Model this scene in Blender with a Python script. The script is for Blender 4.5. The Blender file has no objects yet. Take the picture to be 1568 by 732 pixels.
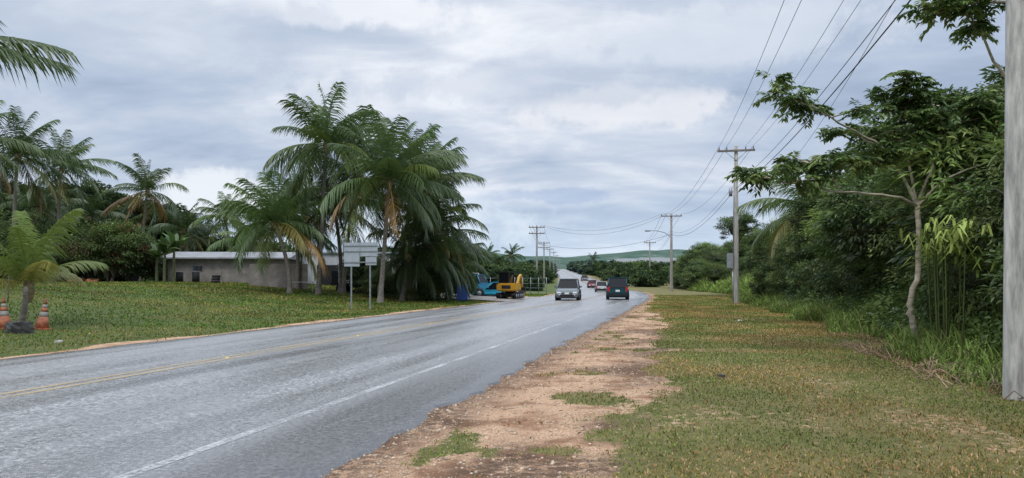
import bpy, bmesh, math, random
import numpy as np
from mathutils import Vector
random.seed(7); R=np.random.default_rng(7)
sc=bpy.context.scene
sc.view_settings.view_transform='Standard'; sc.view_settings.look='None'; sc.view_settings.exposure=0
H=1.6; F=1150.0
# ------------------------------------------------------------ path of the road
HD=math.radians(12.8)
def sm(x,a,b):
    t=np.clip((x-a)/(b-a),0,1); return t*t*(3-2*t)
_t=np.arange(-60,2600,2.0)
_h=HD-(HD-math.radians(3.0))*sm(_t,48,135)
RX=np.concatenate([[0],np.cumsum(np.sin(_h[:-1])*2)]); RY=np.concatenate([[0],np.cumsum(np.cos(_h[:-1])*2)])
i0=30
RX-=RX[i0]; RY-=RY[i0]           # reference line passes through the origin, s is offset to the right
def P(t,s):
    x=np.interp(t,_t,RX); y=np.interp(t,_t,RY); h=np.interp(t,_t,_h)
    return x+np.cos(h)*s, y-np.sin(h)*s
def s_of(x,y):
    x=np.atleast_1d(np.asarray(x,float)); y=np.atleast_1d(np.asarray(y,float))
    t=y/np.cos(HD)
    for k in range(4):
        cx=np.interp(t,_t,RX); cy=np.interp(t,_t,RY); h=np.interp(t,_t,_h)
        t=t+(x-cx)*np.sin(h)+(y-cy)*np.cos(h); t=np.clip(t,-60,2598)
    cx=np.interp(t,_t,RX); cy=np.interp(t,_t,RY); h=np.interp(t,_t,_h)
    return (x-cx)*np.cos(h)-(y-cy)*np.sin(h)
SL,SR,SC,SW=-13.25,-2.92,-8.75,-4.29
def hashn(i,j,seed):
    v=np.sin(i*127.1+j*311.7+seed*74.7)*43758.5453
    return v-np.floor(v)
def vn(x,y,sc_,seed=0):
    x=np.asarray(x)/sc_; y=np.asarray(y)/sc_
    i=np.floor(x); j=np.floor(y); fx=x-i; fy=y-j
    fx=fx*fx*(3-2*fx); fy=fy*fy*(3-2*fy)
    a=hashn(i,j,seed);b=hashn(i+1,j,seed);c=hashn(i,j+1,seed);d=hashn(i+1,j+1,seed)
    return (a*(1-fx)+b*fx)*(1-fy)+(c*(1-fx)+d*fx)*fy
def fb(x,y,sc_,seed=0):
    return .5*vn(x,y,sc_,seed)+.3*vn(x,y,sc_/2.1,seed+1)+.2*vn(x,y,sc_/4.3,seed+2)
def T(x,y,s=None):
    x=np.atleast_1d(np.asarray(x,float)); y=np.atleast_1d(np.asarray(y,float))
    if s is None: s=s_of(x,y)
    z=1.45*sm(-s,15.5,40)*(1-sm(y,90,160))
    z=z+12.0*np.clip((y-130)/570,0,1)
    off=np.maximum(np.maximum(SL-.3-s,s-(SR+.3)),0)
    z=z+(vn(x,y,2.3,5)-.5)*.07*np.clip(off/1.0,0,1)*(y<120)
    z=z+.35*sm(s,5,9)*(1-sm(y,80,120))
    return z
def zt(x,y): return float(T(x,y)[0])
def W(u,Y): return (u-784)/F*Y
def Zp(v,Y): return H+(430-v)/F*Y
def dirt(x,y,s):
    e=-.5+1.2*(fb(x,y,2.4,11)-.5)+.6*(vn(x,y,.4,14)-.5)-1.6*sm(y,24,50)
    m=1-sm(s,e-.4,e+.4)
    p=fb(x,y,1.0,21)
    m=m*(1-.8*sm(p,.64,.72)*(s>-2.4))
    w=fb(x,y,1.7,31)                                  # thin worn spots on the verge
    m=np.maximum(m,.42*sm(w,.56,.75)*(s<3.4)*(s>-.6))
    el=-13.85-1.6*(fb(x,y,4.,41)-.45)
    ml=sm(s,el-.3,el+.25)*.85
    return np.where(s<-8,ml,m)
# ------------------------------------------------------------ mesh builder
class MB:
    def __init__(s): s.v=[];s.f=[];s.c=[];s.n=0
    def add(s,v,f,c):
        v=np.asarray(v,float).reshape(-1,3); f=np.asarray(f,int).reshape(-1,3)
        c=np.asarray(c,float)
        if c.ndim==1: c=np.tile(c,(len(v),1))
        s.v.append(v); s.f.append(f+s.n); s.c.append(c); s.n+=len(v)
    def mesh(s,name,mat,smooth=False):
        v=np.concatenate(s.v); f=np.concatenate(s.f); c=np.concatenate(s.c)
        me=bpy.data.meshes.new(name); me.vertices.add(len(v)); me.vertices.foreach_set('co',v.ravel())
        me.loops.add(len(f)*3); me.loops.foreach_set('vertex_index',f.ravel().astype(np.int32))
        me.polygons.add(len(f)); me.polygons.foreach_set('loop_start',np.arange(0,len(f)*3,3,dtype=np.int32))
        if smooth: me.polygons.foreach_set('use_smooth',np.ones(len(f),bool))
        me.update(calc_edges=True)
        a=me.color_attributes.new('Col','FLOAT_COLOR','POINT')
        cc=np.ones((len(v),4)); cc[:,:3]=c; a.data.foreach_set('color',cc.ravel())
        me.materials.append(mat); return me
    def obj(s,name,mat,parent=None,smooth=False):
        return link(name,s.mesh(name,mat,smooth),parent)
def link(name,me,parent=None):
    o=bpy.data.objects.new(name,me); sc.collection.objects.link(o)
    if parent: o.parent=parent
    return o
def empty(name,loc=(0,0,0),rz=0):
    o=bpy.data.objects.new(name,None); sc.collection.objects.link(o); o.location=loc; o.rotation_euler=(0,0,rz); o.empty_display_size=.2; return o
def nrm(a): return a/np.maximum(np.linalg.norm(a,axis=-1,keepdims=True),1e-9)
def tube(mb,pts,rad,col,n=7):
    pts=np.asarray(pts,float); m=len(pts); rad=np.broadcast_to(np.asarray(rad,float),(m,))
    tg=nrm(np.gradient(pts,axis=0)); ref=np.array([0.31,.95,0.05]) if abs(tg[:,2]).mean()>.6 else np.array([0,0,1.])
    a=nrm(np.cross(tg,ref)); b=np.cross(tg,a)
    an=np.arange(n)/n*2*math.pi
    v=pts[:,None,:]+rad[:,None,None]*(np.cos(an)[None,:,None]*a[:,None,:]+np.sin(an)[None,:,None]*b[:,None,:])
    f=[]
    for i in range(m-1):
        for j in range(n):
            k=(j+1)%n; A=i*n+j;B=i*n+k;C=(i+1)*n+k;D=(i+1)*n+j
            f+=[(A,B,C),(A,C,D)]
    for j in range(1,n-1): f.append(((m-1)*n,(m-1)*n+j,(m-1)*n+j+1))
    mb.add(v,f,col)
def leaves(mb,b,d,up,L,Wd,col,fold=.0,droop=.15):
    N=len(b); d=nrm(d); side=nrm(np.cross(d,up)); L=np.broadcast_to(L,(N,))[:,None]; Wd=np.broadcast_to(Wd,(N,))[:,None]
    mid=b+d*L*.45
    tip=b+d*L-np.array([0,0,1.])*L*droop
    v=np.stack([b,mid+side*Wd/2,tip,mid-side*Wd/2],1)
    i=np.arange(N)*4
    f=np.concatenate([np.stack([i,i+1,i+2],1),np.stack([i,i+2,i+3],1)])
    c=np.repeat(np.asarray(col),4,axis=0) if np.ndim(col)==2 else col
    mb.add(v,f,c)
def blades(mb,b,d,side,L,Wd,col,droop=.5):
    N=len(b); d=nrm(d); side=nrm(side); L=np.broadcast_to(L,(N,))[:,None]; Wd=np.broadcast_to(Wd,(N,))[:,None]
    droop=np.broadcast_to(droop,(N,))[:,None]; g=np.array([0,0,-1.])
    m=b+d*L*.5+g*L*droop*.12; tp=b+d*L+g*L*droop*.6
    v=np.stack([b-side*Wd*.35,b+side*Wd*.35,m-side*Wd/2,m+side*Wd/2,tp],1)
    i=np.arange(N)*5
    f=np.concatenate([np.stack([i,i+1,i+3],1),np.stack([i,i+3,i+2],1),np.stack([i+2,i+3,i+4],1)])
    c=np.repeat(np.asarray(col),5,axis=0) if np.ndim(col)==2 else col
    mb.add(v,f,c)
# ------------------------------------------------------------ materials
def newmat(name):
    m=bpy.data.materials.new(name); m.use_nodes=True; nt=m.node_tree; nt.nodes.clear()
    return m,nt,nt.nodes,nt.links
def simple(name,col,rough=.6,metal=0,nscale=0,namt=.25,bump=0,spec=.5,stretch=None):
    m,nt,n,l=newmat(name); o=n.new('ShaderNodeOutputMaterial'); p=n.new('ShaderNodeBsdfPrincipled'); l.new(p.outputs[0],o.inputs[0])
    p.inputs['Base Color'].default_value=(*col,1); p.inputs['Roughness'].default_value=rough; p.inputs['Metallic'].default_value=metal
    p.inputs['Specular IOR Level'].default_value=spec
    if nscale:
        tc=n.new('ShaderNodeTexCoord'); t=n.new('ShaderNodeTexNoise'); t.inputs['Scale'].default_value=nscale; t.inputs['Detail'].default_value=7; t.inputs['Roughness'].default_value=.65
        if stretch:
            mp=n.new('ShaderNodeMapping'); mp.inputs['Scale'].default_value=stretch; l.new(tc.outputs['Object'],mp.inputs[0]); l.new(mp.outputs[0],t.inputs['Vector'])
        else: l.new(tc.outputs['Object'],t.inputs['Vector'])
        r=n.new('ShaderNodeValToRGB'); r.color_ramp.elements[0].position=.3; r.color_ramp.elements[1].position=.7
        r.color_ramp.elements[0].color=(*[c*(1-namt*1.6) for c in col],1); r.color_ramp.elements[1].color=(*[min(1,c*(1+namt)) for c in col],1)
        l.new(t.outputs[0],r.inputs[0]); l.new(r.outputs[0],p.inputs['Base Color'])
        if bump:
            b=n.new('ShaderNodeBump'); b.inputs['Strength'].default_value=bump; b.inputs['Distance'].default_value=.03; l.new(t.outputs[0],b.inputs['Height']); l.new(b.outputs[0],p.inputs['Normal'])
    return m
def foliage(name,gain=1.0,trans=.3,haze=0,gloss=.06):
    m,nt,n,l=newmat(name); o=n.new('ShaderNodeOutputMaterial')
    a=n.new('ShaderNodeAttribute'); a.attribute_name='Col'
    oi=n.new('ShaderNodeObjectInfo'); mr=n.new('ShaderNodeMapRange'); mr.inputs['To Min'].default_value=.72*gain; mr.inputs['To Max'].default_value=1.3*gain
    l.new(oi.outputs['Random'],mr.inputs['Value'])
    sc_=n.new('ShaderNodeVectorMath'); sc_.operation='SCALE'; l.new(a.outputs['Color'],sc_.inputs[0]); l.new(mr.outputs[0],sc_.inputs['Scale'])
    col=sc_.outputs[0]
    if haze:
        mx=n.new('ShaderNodeMix'); mx.data_type='RGBA'; mx.inputs[0].default_value=haze; l.new(col,mx.inputs[6]); mx.inputs[7].default_value=(.17,.24,.33,1); col=mx.outputs[2]  # aerial haze painted into the leaf colour as a blue tint
    d=n.new('ShaderNodeBsdfDiffuse'); t=n.new('ShaderNodeBsdfTranslucent'); g=n.new('ShaderNodeBsdfGlossy'); g.inputs['Roughness'].default_value=.45
    l.new(col,d.inputs[0]); l.new(col,t.inputs[0])
    m1=n.new('ShaderNodeMixShader'); m1.inputs[0].default_value=trans; l.new(d.outputs[0],m1.inputs[1]); l.new(t.outputs[0],m1.inputs[2])
    m2=n.new('ShaderNodeMixShader'); m2.inputs[0].default_value=gloss; l.new(m1.outputs[0],m2.inputs[1]); l.new(g.outputs[0],m2.inputs[2]); g.inputs[0].default_value=(.7,.75,.7,1)
    l.new(m2.outputs[0] if gloss else m1.outputs[0],o.inputs[0]); return m
M_fol=foliage('foliage',1.45,.3,0,.035); M_palm=foliage('palm_leaf',1.2,.3,0,.05); M_grass=foliage('grass_blade',1.05,.3,0,0); M_far=foliage('hazed_distant_foliage',1.1,.1,.18,.0); M_mid=foliage('hazed_background_foliage',1.15,.2,.05,0)
def barkm():
    m,nt,n,l=newmat('bark'); o=n.new('ShaderNodeOutputMaterial'); p=n.new('ShaderNodeBsdfPrincipled'); p.inputs['Roughness'].default_value=.85
    a=n.new('ShaderNodeAttribute'); a.attribute_name='Col'; tc=n.new('ShaderNodeTexCoord')
    mp=n.new('ShaderNodeMapping'); mp.inputs['Scale'].default_value=(3,3,9); l.new(tc.outputs['Object'],mp.inputs[0])
    t=n.new('ShaderNodeTexNoise'); t.inputs['Scale'].default_value=1.5; t.inputs['Detail'].default_value=6; l.new(mp.outputs[0],t.inputs['Vector'])
    mr=n.new('ShaderNodeMapRange'); mr.inputs['From Min'].default_value=.3; mr.inputs['From Max'].default_value=.7; mr.inputs['To Min'].default_value=.55; mr.inputs['To Max'].default_value=1.35; l.new(t.outputs[0],mr.inputs[0])
    s=n.new('ShaderNodeVectorMath'); s.operation='SCALE'; l.new(a.outputs['Color'],s.inputs[0]); l.new(mr.outputs[0],s.inputs['Scale']); l.new(s.outputs[0],p.inputs['Base Color'])
    b=n.new('ShaderNodeBump'); b.inputs['Strength'].default_value=.5; b.inputs['Distance'].default_value=.03; l.new(t.outputs[0],b.inputs['Height']); l.new(b.outputs[0],p.inputs['Normal'])
    l.new(p.outputs[0],o.inputs[0]); return m
M_bark=barkm()
def N_(n,l,vec,scale,detail=6,rough=.6,dist=0):
    t=n.new('ShaderNodeTexNoise'); t.inputs['Scale'].default_value=scale; t.inputs['Detail'].default_value=detail; t.inputs['Roughness'].default_value=rough; t.inputs['Distortion'].default_value=dist
    l.new(vec,t.inputs['Vector']); return t.outputs[0]
def ramp(n,l,src,stops):
    r=n.new('ShaderNodeValToRGB'); e=r.color_ramp.elements
    while len(e)<len(stops): e.new(.5)
    for k,(p_,c) in enumerate(stops): e[k].position=p_; e[k].color=(*c,1) if len(c)==3 else c
    l.new(src,r.inputs[0]); return r.outputs[0]
def mixc(n,l,fac,a,b,mode='MIX'):
    m=n.new('ShaderNodeMix'); m.data_type='RGBA'; m.blend_type=mode
    if isinstance(fac,(int,float)): m.inputs[0].default_value=fac
    else: l.new(fac,m.inputs[0])
    for i,x in ((6,a),(7,b)):
        if isinstance(x,tuple): m.inputs[i].default_value=(*x,1)
        else: l.new(x,m.inputs[i])
    return m.outputs[2]
def math_(n,l,op,a,b=None,clamp=False):
    m=n.new('ShaderNodeMath'); m.operation=op; m.use_clamp=clamp
    for i,x in ((0,a),(1,b)):
        if x is None: continue
        if isinstance(x,(int,float)): m.inputs[i].default_value=x
        else: l.new(x,m.inputs[i])
    return m.outputs[0]
def mrange(n,l,src,a,b,c=0,d=1,smooth=True):
    m=n.new('ShaderNodeMapRange'); m.interpolation_type='SMOOTHSTEP' if smooth else 'LINEAR'
    l.new(src,m.inputs[0]); m.inputs[1].default_value=a; m.inputs[2].default_value=b; m.inputs[3].default_value=c; m.inputs[4].default_value=d
    return m.outputs[0]
# ------------------------------------------------------------ ground
def spaced(a,b,st,lim,g=1.12):
    c=list(np.arange(a,b+1e-6,st)); s=st
    while c[-1]<lim: s*=g; c.append(c[-1]+s)
    s=st
    while c[0]>-lim: s*=g; c.insert(0,c[0]-s)
    return np.array(c)
gx=spaced(-15,14,.2,7000); gy=spaced(2,32,.2,7000)
gy=gy[gy>-600]
X,Y=np.meshgrid(gx,gy); s0=s_of(X.ravel(),Y.ravel()); Z=T(X.ravel(),Y.ravel(),s0)
inroad=(s0>SL+.25)&(s0<SR-.25)
Z=Z-np.where(inroad,.08,0)
D=dirt(X.ravel(),Y.ravel(),s0)
V=np.stack([X.ravel(),Y.ravel(),Z],1)
nx,ny=len(gx),len(gy)
I=(np.arange(ny-1)[:,None]*nx+np.arange(nx-1)[None,:]).ravel()
gf=np.concatenate([np.stack([I,I+1,I+nx+1],1),np.stack([I,I+nx+1,I+nx],1)])
m,nt,n,l=newmat('ground'); o=n.new('ShaderNodeOutputMaterial'); p=n.new('ShaderNodeBsdfPrincipled'); l.new(p.outputs[0],o.inputs[0]); p.inputs['Roughness'].default_value=.9; p.inputs['Specular IOR Level'].default_value=.2
geo=n.new('ShaderNodeNewGeometry'); pos=geo.outputs['Position']
at=n.new('ShaderNodeAttribute'); at.attribute_name='Col'; sp=n.new('ShaderNodeSeparateColor'); l.new(at.outputs['Color'],sp.inputs[0])
nf=N_(n,l,pos,9,7,.7); nm=N_(n,l,pos,1.1,6,.6); ng=N_(n,l,pos,45,4,.7)
grassc=ramp(n,l,nf,[(.28,(.05,.05,.017)),(.5,(.13,.12,.04)),(.72,(.25,.19,.09))])
g2=ramp(n,l,nm,[(.35,(.08,.095,.023)),(.65,(.21,.16,.068))])
grassc=mixc(n,l,.5,grassc,g2)
grassL=ramp(n,l,nm,[(.3,(.05,.075,.017)),(.55,(.08,.105,.025)),(.75,(.17,.145,.055))])
grassL=mixc(n,l,.35,grassL,ramp(n,l,nf,[(.3,(.035,.05,.015)),(.7,(.12,.13,.04))]))
grassc=mixc(n,l,sp.outputs[1],grassc,grassL)
# dirt : coral gravel, red-brown soil near asphalt
gr=ramp(n,l,ng,[(.34,(.25,.135,.073)),(.5,(.46,.285,.172)),(.66,(.70,.52,.36))])
br=ramp(n,l,nf,[(.3,(.12,.055,.027)),(.7,(.33,.175,.095))])
mud=mixc(n,l,mrange(n,l,nm,.46,.62,0,.9),gr,br)
mud=mixc(n,l,math_(n,l,'MULTIPLY',sp.outputs[2],mrange(n,l,nf,.34,.56)),mud,(.062,.037,.024))
fac=math_(n,l,'ADD',sp.outputs[0],math_(n,l,'MULTIPLY',math_(n,l,'SUBTRACT',nf,.5),1.6))
fac=mrange(n,l,fac,.36,.64)
col=mixc(n,l,fac,grassc,mud); l.new(col,p.inputs['Base Color'])
bp=n.new('ShaderNodeBump'); bp.inputs['Strength'].default_value=.8; bp.inputs['Distance'].default_value=.03; l.new(math_(n,l,'ADD',nf,ng),bp.inputs['Height']); l.new(bp.outputs[0],p.inputs['Normal'])
M_ground=m
edgeb=np.maximum(1-np.clip((s0-SR)/.8,0,1),0)*(s0>-8)+np.maximum(1-np.clip((SL-s0)/.4,0,1),0)*(s0<-8)
edgeb=np.maximum(edgeb,.85*(s0>-2.9)*(s0<-.3)*sm(fb(X.ravel(),Y.ravel(),2.6,77),.51,.65))
mb=MB(); mb.add(V,gf,np.stack([D,(s0<-8)*1.,edgeb],1)); mb.obj('ground',M_ground,smooth=True)
# ------------------------------------------------------------ road
ts=np.concatenate([np.arange(-40,70,.35),np.arange(70,200,2),np.arange(200,2400,12)])
m,nt,n,l=newmat('wet_asphalt'); o=n.new('ShaderNodeOutputMaterial'); p=n.new('ShaderNodeBsdfPrincipled'); l.new(p.outputs[0],o.inputs[0])
geo=n.new('ShaderNodeNewGeometry'); pos=geo.outputs['Position']
at=n.new('ShaderNodeAttribute'); at.attribute_name='Col'; sp=n.new('ShaderNodeSeparateColor'); l.new(at.outputs['Color'],sp.inputs[0])
cmb=n.new('ShaderNodeCombineXYZ'); l.new(math_(n,l,'MULTIPLY',sp.outputs[0],12),cmb.inputs[0]); l.new(math_(n,l,'MULTIPLY',sp.outputs[1],24),cmb.inputs[1])
ag=N_(n,l,pos,20,5,.95); st=N_(n,l,cmb.outputs[0],1.0,5,.55,.2); bigp=N_(n,l,pos,.4,5,.6)
base=ramp(n,l,ag,[(.38,(.045,.043,.043)),(.5,(.16,.155,.153)),(.61,(.56,.55,.53))])
base=mixc(n,l,mrange(n,l,st,.38,.66,0,.5),base,(.105,.102,.102))
base=mixc(n,l,mrange(n,l,bigp,.42,.62,0,.35),base,(.21,.205,.20))
base=mixc(n,l,math_(n,l,'MULTIPLY',sp.outputs[2],.8),base,(.042,.038,.037))
l.new(base,p.inputs['Base Color'])
rg=math_(n,l,'ADD',mrange(n,l,st,.3,.7,.44,.23),math_(n,l,'MULTIPLY',math_(n,l,'SUBTRACT',ag,.5),.5)); rg=math_(n,l,'SUBTRACT',rg,math_(n,l,'MULTIPLY',sp.outputs[2],.12)); rg=math_(n,l,'MAXIMUM',rg,.13); l.new(rg,p.inputs['Roughness']); p.inputs['Specular IOR Level'].default_value=.72
bp=n.new('ShaderNodeBump'); bp.inputs['Strength'].default_value=.5; bp.inputs['Distance'].default_value=.008; l.new(ag,bp.inputs['Height']); l.new(bp.outputs[0],p.inputs['Normal'])
M_asph=m
lat=np.concatenate([[SL-.10,SL],np.linspace(SL+.6,SR-.6,26),[SR-.3,SR,SR+.10]])
TT,LL=np.meshgrid(ts,lat,indexing='ij'); L2=LL.copy()
er=.22*(fb(TT[:,-1],TT[:,-1]*0,1.1,3)-.5)*2+.12*(vn(TT[:,-1],0*TT[:,-1],.3,9)-.5)
L2[:,-1]+=er; L2[:,-2]+=er
el=.2*(fb(TT[:,0],TT[:,0]*0,1.4,8)-.5)*2; L2[:,0]+=el; L2[:,1]+=el
rx,ry=P(TT,L2)
def roadz(x,y,t):
    return 12.0*np.clip((y-130)/570,0,1)+.03+np.maximum(t-60,0)*.0006
crown=.05*(1-((LL-(SL+SR)/2)/5.2)**2)
rz=roadz(rx,ry,TT)+crown; rz[:,0]-=.10; rz[:,-1]-=.10
nt_,nl_=TT.shape
I=(np.arange(nt_-1)[:,None]*nl_+np.arange(nl_-1)[None,:]).ravel()
rf=np.concatenate([np.stack([I,I+1,I+nl_+1],1),np.stack([I,I+nl_+1,I+nl_],1)])
dk=np.clip(1-np.abs(LL-(SR+.0))/.9,0,1)+.2*(LL>SW)+.6*np.exp(-((LL-(SW+.55))/.25)**2)*(.4+vn(TT,0*TT,4,6))+.35*np.exp(-((LL-(SC+.8))/.3)**2)*vn(TT,0*TT,7,2)*2+.8*np.clip(1-np.abs(LL-SL)/.5,0,1)
mb=MB(); mb.add(np.stack([rx,ry,rz],2),rf,np.stack([(LL-SL)/12,TT/400,np.clip(dk,0,1)],2).reshape(-1,3)); mb.obj('road',M_asph,smooth=True)
def paint(name,col,wear):
    m,nt,n,l=newmat(name); o=n.new('ShaderNodeOutputMaterial'); p=n.new('ShaderNodeBsdfPrincipled'); p.inputs['Base Color'].default_value=(*col,1); p.inputs['Roughness'].default_value=.45
    geo=n.new('ShaderNodeNewGeometry'); a=N_(n,l,geo.outputs['Position'],22,5,.75); b=N_(n,l,geo.outputs['Position'],.9,4,.6)
    f=mrange(n,l,math_(n,l,'ADD',math_(n,l,'MULTIPLY',a,.6),math_(n,l,'MULTIPLY',b,.4)),wear-.09,wear+.09,0,.8)
    tr=n.new('ShaderNodeBsdfTransparent'); mx=n.new('ShaderNodeMixShader'); l.new(f,mx.inputs[0]); l.new(tr.outputs[0],mx.inputs[1]); l.new(p.outputs[0],mx.inputs[2]); l.new(mx.outputs[0],o.inputs[0]); return m
def stripe(sfun,w,t0=-30,t1=900):
    tt=ts[(ts>=t0)&(ts<=t1)]; s=sfun(tt); a=P(tt,s-w/2); b=P(tt,s+w/2)
    def zz(x,y,s_): return roadz(x,y,tt)+.05*(1-((s_-(SL+SR)/2)/5.2)**2)+.006+np.maximum(tt-30,0)*.0002
    v=np.stack([np.stack([a[0],a[1],zz(*a,s-w/2)],1),np.stack([b[0],b[1],zz(*b,s+w/2)],1)],1)
    I=np.arange(len(tt)-1)*2
    mb.add(v,np.concatenate([np.stack([I,I+1,I+3],1),np.stack([I,I+3,I+2],1)]),np.ones(3))
M_wp=paint('white_road_paint',(.46,.46,.45),.50); M_yp=paint('yellow_road_paint',(.42,.30,.14),.45)
cs=lambda t: SC+.9*sm(t,25,62)
mb=MB(); stripe(lambda t:SW+0*t,.12); stripe(lambda t:-12.6+0*t,.10,60); mb.obj('edge_line_marking',M_wp)
mb=MB(); stripe(lambda t:cs(t)-.14,.11); stripe(lambda t:cs(t)+.14,.11); mb.obj('centre_line_marking',M_yp)
M_refl=simple('reflector',(.5,.4,.15),.3); mb=MB()
cub=np.array([[x,y,z] for x in(-1,1) for y in(-1,1) for z in(0,1)],float); cubf=[(0,1,3),(0,3,2),(4,6,7),(4,7,5),(0,4,5),(0,5,1),(2,3,7),(2,7,6),(1,5,7),(1,7,3),(0,2,6),(0,6,4)]
for t in np.arange(1,80,6.1):
    x,y=P(t,cs(t)); v=cub*np.array([.05,.05,.02]); v[:,:2]*=np.where(v[:,2:]>0,.7,1); mb.add(v+[x,y,.075],cubf,np.ones(3))
mb.obj('road_reflectors',M_refl)
# side driveway into the yard
M_gravel=simple('driveway_gravel',(.26,.23,.2),.8,0,3,.25,.4)
mb=MB(); q=[]
for (t,a) in [(56,SL),(60,SL),(66,SL),(72,SL)]: q.append(P(t,a+.05))
outer=[P(61,-20),P(63,-24),P(70,-25),P(76,-22)]
v=[(x,y,.034) for x,y in q]+[(x,y,zt(x,y)+.03) for x,y in outer]
mb.add(v,[(0,1,4),(1,5,4),(1,2,5),(2,6,5),(2,3,6),(3,7,6)],np.ones(3)); mb.obj('driveway',M_gravel)
# ------------------------------------------------------------ grass and gravel
def rcol(N,cols,w,jit=.25):
    cols=np.array(cols); k=R.choice(len(cols),N,p=np.array(w)/sum(w)); return cols[k]*(1+jit*(R.random((N,1))*2-1))
def grassfield(name,N,t0,t1,sa,sb,hmul,wmul,cols,w,tp=1.0):
    t=t0+(t1-t0)*R.random(N)**tp; s=sa+(sb-sa)*R.random(N); x,y=P(t,s); d=dirt(x,y,s)
    keep=R.random(N)>np.clip(d*1.15,0,.99); x,y,s,t=x[keep],y[keep],s[keep],t[keep]; n_=len(x)
    z=T(x,y,s)-.005; tuft=fb(x,y,.9,61)
    hh=(.018+.04*R.random(n_)*(0.3+tuft))*hmul*(1+t/60)
    an=R.random(n_)*6.283; lean=R.random(n_)*1.2+.15
    d_=np.stack([np.cos(an)*lean,np.sin(an)*lean,np.ones(n_)],1); si=np.stack([-np.sin(an),np.cos(an),0*an],1)
    c=rcol(n_,cols,w,.30)*(.7+.7*vn(x,y,1.7,71))[:,None]
    q=sm(fb(x,y,2.2,81),.40,.58)[:,None]
    c=c*(q*np.array([1.42,1.08,1.1])+(1-q)*np.array([.85,1.0,.8]))
    mb=MB(); blades(mb,np.stack([x,y,z],1),d_,si,hh,(.006+.0006*t)*wmul,c,.25); mb.obj(name,M_grass)
GC=[(.165,.168,.046),(.11,.14,.032),(.26,.215,.10),(.30,.245,.14),(.065,.085,.026)]
GL=[(.13,.155,.036),(.09,.135,.028),(.22,.19,.085),(.27,.225,.12),(.055,.09,.022)]
grassfield('grass',340000,3.5,85,-2.7,7.0,1,1.1,GC,[4,3.4,3.2,1.6,2],2.1)
grassfield('grass',165000,6,88,-46,SL+.0,1.5,2.0,GL,[4,7,1.3,.4,2.4],1.15)
N=20000; t=4+26*R.random(N)**1.6; s=-3.0+3.6*R.random(N)**1.3; x,y=P(t,s); d=dirt(x,y,s); k=d>.35+.5*R.random(N); x,y,s=x[k],y[k],s[k]; n_=len(x)
octv=np.array([[1,0,0],[-1,0,0],[0,1,0],[0,-1,0],[0,0,1],[0,0,-1]],float); octf=np.array([(0,2,4),(2,1,4),(1,3,4),(3,0,4),(2,0,5),(1,2,5),(3,1,5),(0,3,5)])
rr=(.005+.024*R.random(n_)**6)[:,None,None]; v=octv[None]*rr*(.6+.8*R.random((n_,6,1))); v[:,:,2]*=.6; v+=np.stack([x,y,T(x,y,s)+.002],1)[:,None,:]
f=(octf[None]+np.arange(n_)[:,None,None]*6).reshape(-1,3)
M_stone=simple('gravel_stone',(.46,.34,.24),.85,0,6,.5); mb=MB(); mb.add(v,f,np.ones(3)); mb.obj('gravel',M_stone)
N=2600; t=4+30*R.random(N); s=-2.5+8.5*R.random(N); x,y=P(t,s); an=R.random(N)*6.28
mb=MB(); leaves(mb,np.stack([x,y,T(x,y,s)+.035],1),np.stack([np.cos(an),np.sin(an),.2*R.normal(size=N)],1),np.tile([.1,.1,1.],(N,1)),.07,.035,rcol(N,[(.22,.12,.05),(.3,.2,.1),(.12,.07,.04)],[2,1,1])); mb.obj('fallen_leaves',M_grass)
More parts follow.
